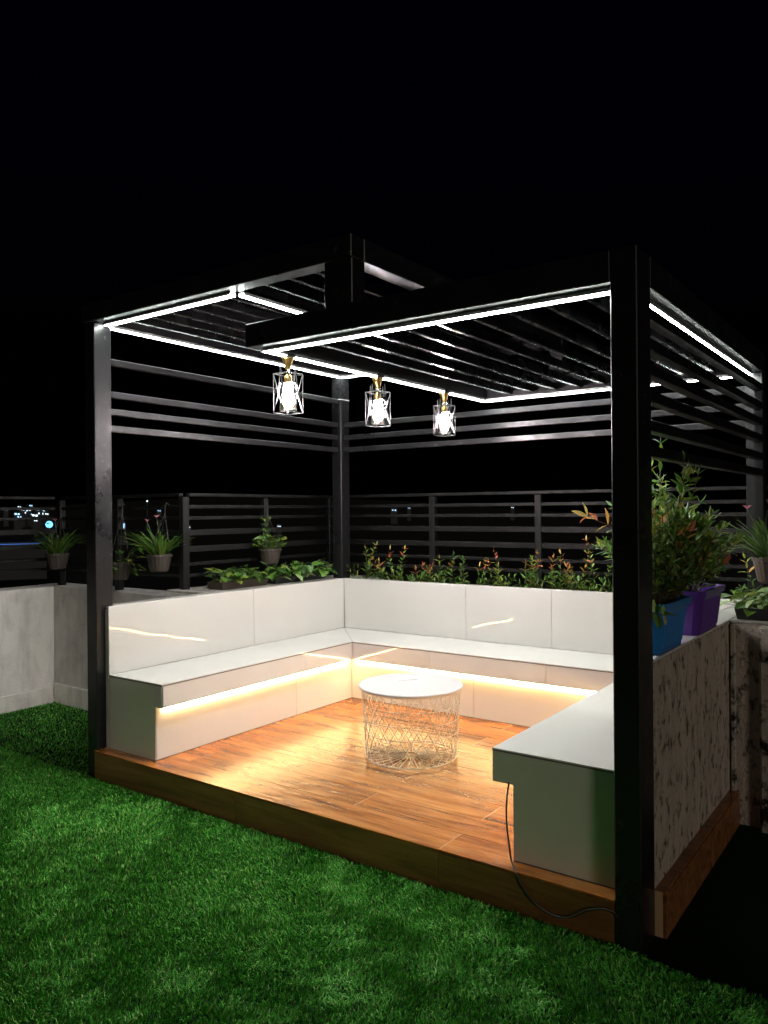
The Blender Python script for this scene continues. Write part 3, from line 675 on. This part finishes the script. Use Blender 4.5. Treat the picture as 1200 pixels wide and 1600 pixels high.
# planter shrubs on the right parapet
def planter(name, label, mt, x0, x1, y0, y1, z0, z1, fl):
    th = thing('planter_pot', ((x0+x1)/2,(y0+y1)/2,z0), label, 'planter', 'coloured planters on the right parapet')
    def ring(x0,x1,y0,y1,z,c=0.03):
        return [(x0+c,y0,z),(x1-c,y0,z),(x1,y0+c,z),(x1,y1-c,z),(x1-c,y1,z),(x0+c,y1,z),(x0,y1-c,z),(x0,y0+c,z)]
    def rings(rs):
        mb = MB(); vs = [p for r in rs for p in r]; fs = []
        for i in range(len(rs)-1): fs += [(i*8+k,i*8+(k+1)%8,(i+1)*8+(k+1)%8,(i+1)*8+k) for k in range(8)]
        fs.append(tuple(reversed(range(8)))); fs.append(tuple((len(rs)-1)*8+k for k in range(8))); return mb.add(vs, fs)
    e = fl; d = 0.010
    pb = rings([ring(x0,x1,y0,y1,z0), ring(x0-e,x1+e,y0-e,y1+e,z1-0.03), ring(x0-e+d,x1+e-d,y0-e+d,y1+e-d,z1-0.031), ring(x0+d,x1-d,y0+d,y1-d,z1-0.06)]); body = pb.build('pot_body', M[mt], th)
    e2 = fl+0.010
    mb = MB(); rs = [ring(x0-e,x1+e,y0-e,y1+e,z1-0.030), ring(x0-e2,x1+e2,y0-e2,y1+e2,z1-0.028), ring(x0-e2-0.004,x1+e2+0.004,y0-e2-0.004,y1+e2+0.004,z1), ring(x0-e2+0.012,x1+e2-0.012,y0-e2+0.012,y1+e2-0.012,z1), ring(x0-e+d,x1+e-d,y0-e+d,y1+e-d,z1-0.03)]
    vs = [p for r in rs for p in r]; fs = []
    for i in range(4): fs += [(i*8+k,i*8+(k+1)%8,(i+1)*8+(k+1)%8,(i+1)*8+k) for k in range(8)]
    mb.add(vs, fs).build('rim', M[mt], th)
    n = 9
    for k in range(n):
        yy = y0+0.035+(y1-y0-0.07)*k/(n-1)
        for sx, xb, xt in ((1,x1,x1+e*0.92),):
            MB().tube([(xb+0.001,yy,z0+0.02),(xt-0.002,yy,z1-0.045)], 0.0065, 5).build('flute', M[mt], body)
    rings([ring(x0+0.0,x1-0.0,y0+0.0,y1-0.0,z1-0.07), ring(x0-e*0.5,x1+e*0.5,y0-e*0.5,y1+e*0.5,z1-0.045)]).build('soil', M['soil'], th)
    return th
BUSH = [('leaf_green',4),('leaf_lime',3.2),('leaf_dark',1),('leaf_pale',1.0)]
def bush(label, cx, cy, z0, h, rx, ry, n, nobj, name='potted_shrub', hot=0.15, L=0.075, lean=(0,0)):
    th = thing(name, (cx,cy,z0), label, 'shrub')
    mb = MB(); lv = []
    for s in range(n):
        a = rnd.uniform(0,6.28); rr = rnd.uniform(0,1)**0.5
        tip = V((cx+lean[0]+math.cos(a)*rr*rx, cy+lean[1]+math.sin(a)*rr*ry, z0+h*(1-0.55*rr*rr)*rnd.uniform(0.55,1.0)))
        base = V((cx+math.cos(a)*rr*0.03, cy+math.sin(a)*rr*0.10, z0))
        m_ = base.lerp(tip, rnd.uniform(0.02,0.22))+V((0,0,0.01))
        mb.tube([base, base.lerp(m_,0.5)+V((0,0,0.01)), m_], [0.006,0.005,0.0042], 5)
        top = NEW if rnd.random() < hot else BUSH
        d = tip-m_; ln = d.length
        twig(mb, lv, m_, d, ln, max(5,int(ln/0.034)), L, BUSH, top, curve=0.25, r=0.004, tops=0.25)
        for q in range(2):
            f = rnd.uniform(0.2,0.8); b2 = m_.lerp(tip, f); dd = d.normalized()+rdir(-0.2,0.3)*0.9
            twig(mb, lv, b2, dd, rnd.uniform(0.10,0.18), 4, L*0.95, BUSH, top if rnd.random() < 0.5 else None, r=0.0025)
    return th, mb, lv
planter('planter_pot', 'bright blue fluted plastic planter on the right parapet behind the corner post', 'pot_blue', 3.135, 3.275, 0.262, 0.605, ZW+0.0005, 1.062, 0.022)
planter('planter_pot', 'purple fluted plastic planter behind the blue one on the right parapet', 'pot_purple', 3.135, 3.285, 0.82, 1.185, ZW+0.0005, 1.064, 0.022)
th, mb, lv = bush('tall leafy green shrub growing from the blue planter', 3.205, 0.50, 1.01, 0.70, 0.18, 0.36, 62, 0, L=0.066, hot=0.18)
# shoots that pass the post on both sides
twig(mb, lv, (3.17,0.34,1.30), (-0.5,-0.15,0.35), 0.22, 5, 0.085, [('leaf_lime',2),('leaf_orange',1)], [('leaf_orange',2),('leaf_red',1),('leaf_lime',2)], tops=0.7)
twig(mb, lv, (3.25,0.25,1.03), (0.35,-0.9,0.10), 0.30, 5, 0.075, [('leaf_lime',1),('leaf_green',2)], [('leaf_lime',2),('leaf_orange',1)], curve=0.1)
twig(mb, lv, (3.20,0.55,1.55), (0.0,0.3,1.0), 0.20, 5, 0.06, GREEN, [('leaf_dark',1),('leaf_orange',1)], curve=0.1)
mb.build('stem', M['stem_brown'], th); add_leaves(th, lv, 280)
th, mb, lv = bush('lower spreading leafy shrub growing from the purple planter', 3.20, 0.98, 1.01, 0.46, 0.20, 0.36, 36, 0, hot=0.15, L=0.066)
mb.build('stem', M['stem_brown'], th); add_leaves(th, lv, 280)

# long planter boxes on the left parapet
def box_planter(label, x0, x1, y0, y1, z0, h, mt):
    th = thing('planter_box', ((x0+x1)/2,(y0+y1)/2,z0), label, 'planter')
    mb = MB(); e = 0.012
    o = [(x0,y0),(x1,y0),(x1,y1),(x0,y1)]; T = [(x0-e,y0-e),(x1+e,y0-e),(x1+e,y1+e),(x0-e,y1+e)]; I = [(x0+0.006,y0+0.006),(x1-0.006,y0+0.006),(x1-0.006,y1-0.006),(x0+0.006,y1-0.006)]
    vs = [(*p,z0) for p in o]+[(*p,z0+h) for p in T]+[(*p,z0+h) for p in I]+[(*p,z0+h-0.02) for p in I]
    fs = [(3,2,1,0)]+[(r*4+k,r*4+(k+1)%4,(r+1)*4+(k+1)%4,(r+1)*4+k) for r in range(3) for k in range(4)]
    mb.add(vs, fs).build('box', M[mt], th); MB().box(x0+0.007,x1-0.007,y0+0.007,y1-0.007,z0+0.01,z0+h-0.018).build('soil', M['soil'], th); return th
def leafy(th, x0, x1, y0, y1, z, n, L, cols, kind='broad', hmin=0.03, hmax=0.15, zmin=-0.6):
    mb = MB(); lv = []
    for k in range(n):
        b0 = V((rnd.uniform(x0,x1), rnd.uniform(y0,y1), z)); d = rdir(0.2,1.2); hh = rnd.uniform(hmin,hmax); tip = b0+d*hh
        mb.tube([b0, b0+d*hh*0.5+V((0,0,0.008)), tip], 0.0016, 4)
        ld = V((d.x,d.y,rnd.uniform(zmin,0.35))); lv.append((tip, ld, rnd.uniform(-0.5,0.5), L*rnd.uniform(0.7,1.2), kind, choose(cols)))
    mb.build('stem', M['stem_green'], th); add_leaves(th, lv, 150)
th = box_planter('brown planter box with yellowing leaves on the left parapet', -0.27, -0.13, 1.16, 1.62, ZW-0.003, 0.055, 'box_brown')
leafy(th, -0.26, -0.10, 1.15, 1.64, ZW+0.045, 80, 0.085, [('leaf_green',3),('leaf_lime',3),('leaf_dark',2)])
th = box_planter('dark planter box with green variegated leaves near the back left post', -0.27, -0.13, 1.72, 2.32, ZW-0.003, 0.050, 'box_dark')
leafy(th, -0.26, -0.09, 1.68, 2.36, ZW+0.04, 120, 0.095, [('leaf_green',4),('leaf_pale',2),('leaf_dark',2)])
th = box_planter('dark planter tray with pale green leaves on the far right wall', 3.31, 3.62, 1.50, 1.68, ZW-0.002, 0.06, 'box_dark')
leafy(th, 3.30, 3.60, 1.50, 1.70, ZW+0.045, 60, 0.085, [('leaf_pale',3),('leaf_lime',2),('leaf_green',2)])
# hanging pots
potc = {}
def hanging_pot(x, y, z, label, hook, kind, r=0.088):
    th = thing('hanging_pot', (x,y,z), label, 'hanging pot', 'hanging pots on the railings')
    h = r*1.5
    if not potc:
        prof = [(0.0,-h),(0.05,-h),(0.066,-h+0.012),(0.080,-0.06),(0.088,-0.02),(0.095,-0.018),(0.095,0.0),(0.088,0.0),(0.082,-0.02),(0.0,-0.022)]
        potc['bowl'] = MB().lathe(prof, 40, rib=0.012, ribs=20).mesh('bowl', M['pot_brown'], smooth=False)
        potc['soil'] = MB().lathe([(0.0,-0.0185),(0.083,-0.0195)], 20).mesh('soil', M['soil'])
    bw = link('bowl', potc['bowl'], th, (x,y,z)); link('soil', potc['soil'], bw, (x,y,z))
    hk = V(hook)
    for k in range(3):
        a = 2.1*k+0.4; p = V((x+0.09*math.cos(a), y+0.09*math.sin(a), z-0.004))
        MB().tube([p, hk+V((0,0,-0.05))], 0.0022, 5).build('hanger_strap', M['strap'], th)
    back = V((hk.x-x, hk.y-y, 0)); 
    MB().tube([hk+V((0,0,-0.06)), hk+V((0,0,0.015)), hk+V((0,0,0.032))+back.normalized()*0.014 if back.length > 0.001 else hk+V((0.01,0,0.032)), hk+V((0,0,0.02))+(back.normalized()*0.03 if back.length > 0.001 else V((0.03,0,0)))], 0.003, 5).build('hook', M['strap'], th)
    mb = MB(); lv = []
    if kind == 'lily':
        for k in range(100):
            a = rnd.uniform(0,6.28); rr = rnd.uniform(0,0.06); d = V((math.cos(a)*rnd.uniform(0.15,0.95), math.sin(a)*rnd.uniform(0.15,0.95), 1.0))
            lv.append((V((x+rr*math.cos(a),y+rr*math.sin(a),z-0.02)), d, rnd.uniform(-0.4,0.4), rnd.uniform(0.13,0.30), 'blade', choose([('leaf_green',4),('leaf_lime',1.2),('leaf_dark',2)])))
        for k in range(2):
            b0 = V((x-0.02+0.03*k,y,z-0.02)); tp = b0+V((-0.09+0.08*k,-0.02,0.26+0.03*k)); mb.tube([b0,b0.lerp(tp,0.5)+V((0.01,0,0.01)),tp], 0.002, 4)
            for q in range(6): lv.append((tp, V((math.cos(q*1.05),math.sin(q*1.05),0.9)), 0, 0.034, 'lance', 'petal_pink'))
    elif kind == 'round':
        for k in range(80):
            a = rnd.uniform(0,6.28); rr = 0.10*rnd.uniform(0,1)**0.5; b0 = V((x+rr*0.6*math.cos(a),y+rr*0.6*math.sin(a),z-0.02)); tp = V((x+rr*1.15*math.cos(a),y+rr*1.15*math.sin(a),z+rnd.uniform(0.0,0.10)*(1.2-rr*6)+0.01))
            mb.tube([b0,tp], 0.0013, 4); lv.append((tp, V((math.cos(a),math.sin(a),rnd.uniform(-0.2,0.5))), rnd.uniform(-0.5,0.5), rnd.uniform(0.03,0.048), 'round', choose([('leaf_lime',3),('leaf_green',3),('leaf_pale',1)])))
        for k in range(3): twig(mb, lv, (x-0.04+0.02*k,y,z), (-0.25+0.12*k,0,1), 0.24, 5, 0.032, GREEN, GREEN, r=0.0018, kind='round')
    else:
        for k in range(50):
            a = rnd.uniform(0,6.28); b0 = V((x+0.05*math.cos(a),y+0.05*math.sin(a),z-0.02)); tp = b0+V((math.cos(a)*0.09,math.sin(a)*0.09,rnd.uniform(-0.05,0.16)))
            mb.tube([b0,b0.lerp(tp,0.5)+V((0,0,0.03)),tp], 0.0018, 4); lv.append((tp, V((math.cos(a),math.sin(a),rnd.uniform(-0.7,0.3))), rnd.uniform(-0.5,0.5), rnd.uniform(0.06,0.09), 'broad', choose([('leaf_lime',4),('leaf_green',2),('leaf_orange',0.8)])))
    if mb.v: mb.build('stem', M['stem_green'], th)
    add_leaves(th, lv, 130)
yh = FY-0.03
hanging_pot(-1.86, 0.92, 1.10, 'dim hanging pot with grassy leaves at the far left corner of the railing', (-1.86,0.955,1.475), 'lily')
hanging_pot(-1.03, 0.925, 1.045, 'hanging pot with yellow green leaves just right of the left pergola post', (-1.04,0.965,1.475), 'vine')
hanging_pot(-0.55, 0.925, 1.125, 'hanging pot with grassy leaves and two pink flowers', (-0.53,0.965,1.475), 'lily')
hanging_pot(-0.285, 1.82, 1.135, 'hanging pot with small round green leaves on the railing behind the left bench', (-0.33,1.84,1.475), 'round')
hanging_pot(3.475, 1.50, 1.185, 'hanging pot with arching grassy leaves at the right edge of the picture', (3.475,1.50,1.56), 'lily')
# rail that carries the rightmost pot
th = thing('railing_fence', (4.9,1.56,ZW-0.003), 'black railing fence on the wall at the far right edge', 'fence', 'black railing fences on the parapets')
for z, h in RZ: MB().box(3.47,6.3,1.54,1.58,z-h/2,z+h/2,0.003).build('rail', FS, th)
for p in (3.62,4.6,5.6): MB().box(p-0.027,p+0.027,1.535,1.585,ZW-0.003,1.548,0.004).build('post', FS, th)

# ================================================================== THE CITY FAR AWAY
m, t, b = mat('night_land', (0.02,0.022,0.02), 0.95); 
mat('far_wall', (0.06,0.065,0.07), 0.9); mat('far_roof', (0.03,0.05,0.10), 0.6); mat('mast_grey', (0.2,0.2,0.2), 0.6)
emit('win_cool', (0.40,0.68,1.0), 2.2); emit('win_white', (0.72,0.86,1.0), 2.6); emit('win_warm', (1.0,0.75,0.45), 1.2); emit('flood_blue', (0.16,0.62,1.0), 2.4); emit('roof_light_blue', (0.10,0.26,0.85), 0.55); emit('sign_cyan', (0.35,0.75,1.0), 1.6)
vs = []; fs = []; N = 60
for i in range(N+1):
    for j in range(N+1):
        u = -1500+3000*i/N; w = -1500+3000*j/N; dd = math.hypot(u,w)
        z = -14-0.0*dd
        hill = 60*math.exp(-((u+820)/420)**2-((w-760)/300)**2)+30*math.exp(-((u+1100)/300)**2-((w-300)/300)**2)+14*math.sin(u*0.004+1)*math.sin(w*0.005)
        vs.append((u,w,z+max(0,hill)*min(1,max(0,(dd-250)/300))*0.55))
for i in range(N):
    for j in range(N):
        a = i*(N+1)+j; fs.append((a,a+N+1,a+N+2,a+1))
tag(MB().add(vs, fs).build('ground', M['night_land'], origin=(0,0,-14)), kind='structure')
def far_at(dx_, dy_, s, D):  return V((EYE.x+dx_*D, EYE.y+dy_*D, EYE.z+s*D))
def house(p, w, h, label, wins, mt, group='far houses with lit windows', ang=0.6, roof='far_roof'):
    """p = centre of the lit front; the house stands below and behind it"""
    base = p-V((0,0,h*0.55)); th = thing('distant_house', base, label, 'house', group)
    f = V((EYE.x-p.x, EYE.y-p.y, 0)).normalized(); s = V((-f.y,f.x,0))
    def obox(c, hx, hy, z0, z1): 
        pl = [(c+s*a*hx+f*b_*hy) for a, b_ in ((-1,-1),(-1,1),(1,1),(1,-1))]
        ar = sum(pl[i].x*pl[(i+1)%4].y-pl[(i+1)%4].x*pl[i].y for i in range(4))
        if ar < 0: pl.reverse()
        return MB().prism([(q.x,q.y) for q in pl], z0, z1)
    c = p-f*(w*0.5)
    obox(c, w/2, w*0.45, base.z-6, base.z+h).build('wall', M['far_wall'], th)
    a0 = [c+s*sx*w*0.55+f*sy*w*0.52+V((0,0,base.z+h+0.01-c.z)) for sx, sy in ((-1,-1),(-1,1),(1,1),(1,-1))]
    r0 = c-s*w*0.55+V((0,0,base.z+h*1.3-c.z)); r1 = c+s*w*0.55+V((0,0,base.z+h*1.3-c.z))
    MB().add(a0+[r0,r1], [(0,1,2,3),(0,4,1),(1,4,5,2),(2,5,3),(3,5,4,0)]).build('roof', M[roof], th)
    for (u, z, ww, hh) in wins:
        obox(p+f*(w*0.0+0.12-w*0.05)+s*u*w, ww*w/2, 0.05, base.z+z*h, base.z+(z+hh)*h).build('window_or_roof_glow', M[mt], th)  # lit windows; on the blue-roofed building, strips imitating light on its roof
def Ddir(px, py):
    d = Fv+R2*((px-600)/1220.43)-U2*((py-800)/1220.43); k = math.hypot(d.x,d.y); return d.x/k, d.y/k, d.z/k
HB = (-0.8647,0.5024)
rc = random.Random(5)
def hdir(off):   # heading along the skyline; off in degrees right of the bright cluster
    a = math.atan2(0.5024,-0.8647)-math.radians(off); return math.cos(a), math.sin(a)
for k in range(30):
    off = rc.gauss(0,0.62); s = 0.0010+rc.gauss(0,0.0036); D = rc.uniform(330,420); x_, y_ = hdir(off)
    w = rc.uniform(1.1,2.4)
    house(far_at(x_,y_,s,D), w, w*0.7, 'tiny far house with lit windows in the cluster beyond the left fence', [(-0.25+rc.uniform(-.1,.1),0.45,0.34,0.4),(0.25,0.35,0.3,0.45)], rc.choice(['win_cool','win_white','win_white','win_cool']), 'far houses in the lit cluster')
for off, s, D, w, lab, mt in ((8.2,0.0027,420,2.4,'far house with a single light beyond the short fence','win_cool'),(10.2,-0.018,260,1.6,'far house with a small white light seen between the railings behind the left bench','win_white'),
        (16.6,-0.0181,260,1.6,'far house with a light right beside the leafy hanging pot','win_white'),(25.0,0.0012,420,3.6,'far bluish lit house behind the left of the rear fence','win_cool'),(26.1,0.0036,420,2.0,'far house with a tiny light behind the left of the rear fence','win_cool'),
        (33.6,0.0032,420,2.0,'far house with tiny lights behind the middle of the rear fence','win_white'),(4.6,-0.0156,240,3.4,'far shop front glowing pale blue beside the left pergola post','sign_cyan'),(5.6,-0.0158,250,3.2,'far dim bluish house right of the pale blue shop front','win_cool')):
    x_, y_ = hdir(off); big = 'shop' in lab
    house(far_at(x_,y_,s,D), w, w*0.75, lab, [(0.0,0.3,0.8,0.6)] if big else [(-0.2,0.45,0.16,0.2),(0.2,0.4,0.2,0.22)], mt, 'far houses')
# flood light on a mast, and the blue-roofed building, its roof light done as emissive strips
x_, y_ = hdir(1.05); p = far_at(x_,y_,-0.0125,190)
th = thing('flood_light', (p.x,p.y,p.z-8), 'bright blue white flood light on a mast beyond the left fence', 'light')
MB().tube([(p.x,p.y,p.z-9),(p.x,p.y,p.z-0.4)], 0.09, 6).build('mast', M['mast_grey'], th)
MB().lathe([(0.0,-0.8),(0.56,-0.56),(0.8,0.0),(0.56,0.56),(0.0,0.8)], 12, p).build('lamp_head', M['flood_blue'], th, smooth=True)
x_, y_ = hdir(-1.3); p = far_at(x_,y_,-0.036,170)
house(p, 13.0, 1.6, 'low far building with a blue metal roof below the flood light', [(-0.02,0.62,0.86,0.10),(-0.30,0.25,0.28,0.14),(0.22,0.30,0.12,0.12)], 'roof_light_blue', 'far houses')  # emissive strips imitate floodlight on the blue roof
x_, y_ = hdir(5.4+2.0); p = far_at(x_,y_,0.0146,330)
th = thing('street_lamp', (p.x,p.y,p.z-12), 'lone far white lamp high above the short fence', 'street lamp')
MB().tube([(p.x,p.y,p.z-12),(p.x,p.y,p.z-0.3)], 0.1, 6).build('mast', M['mast_grey'], th)
MB().lathe([(0.0,-0.4),(0.4,0.0),(0.0,0.4)], 10, p).build('lamp_head', M['win_white'], th)

for o in bpy.data.objects:
    if '_w' in o.keys(): del o['_w']
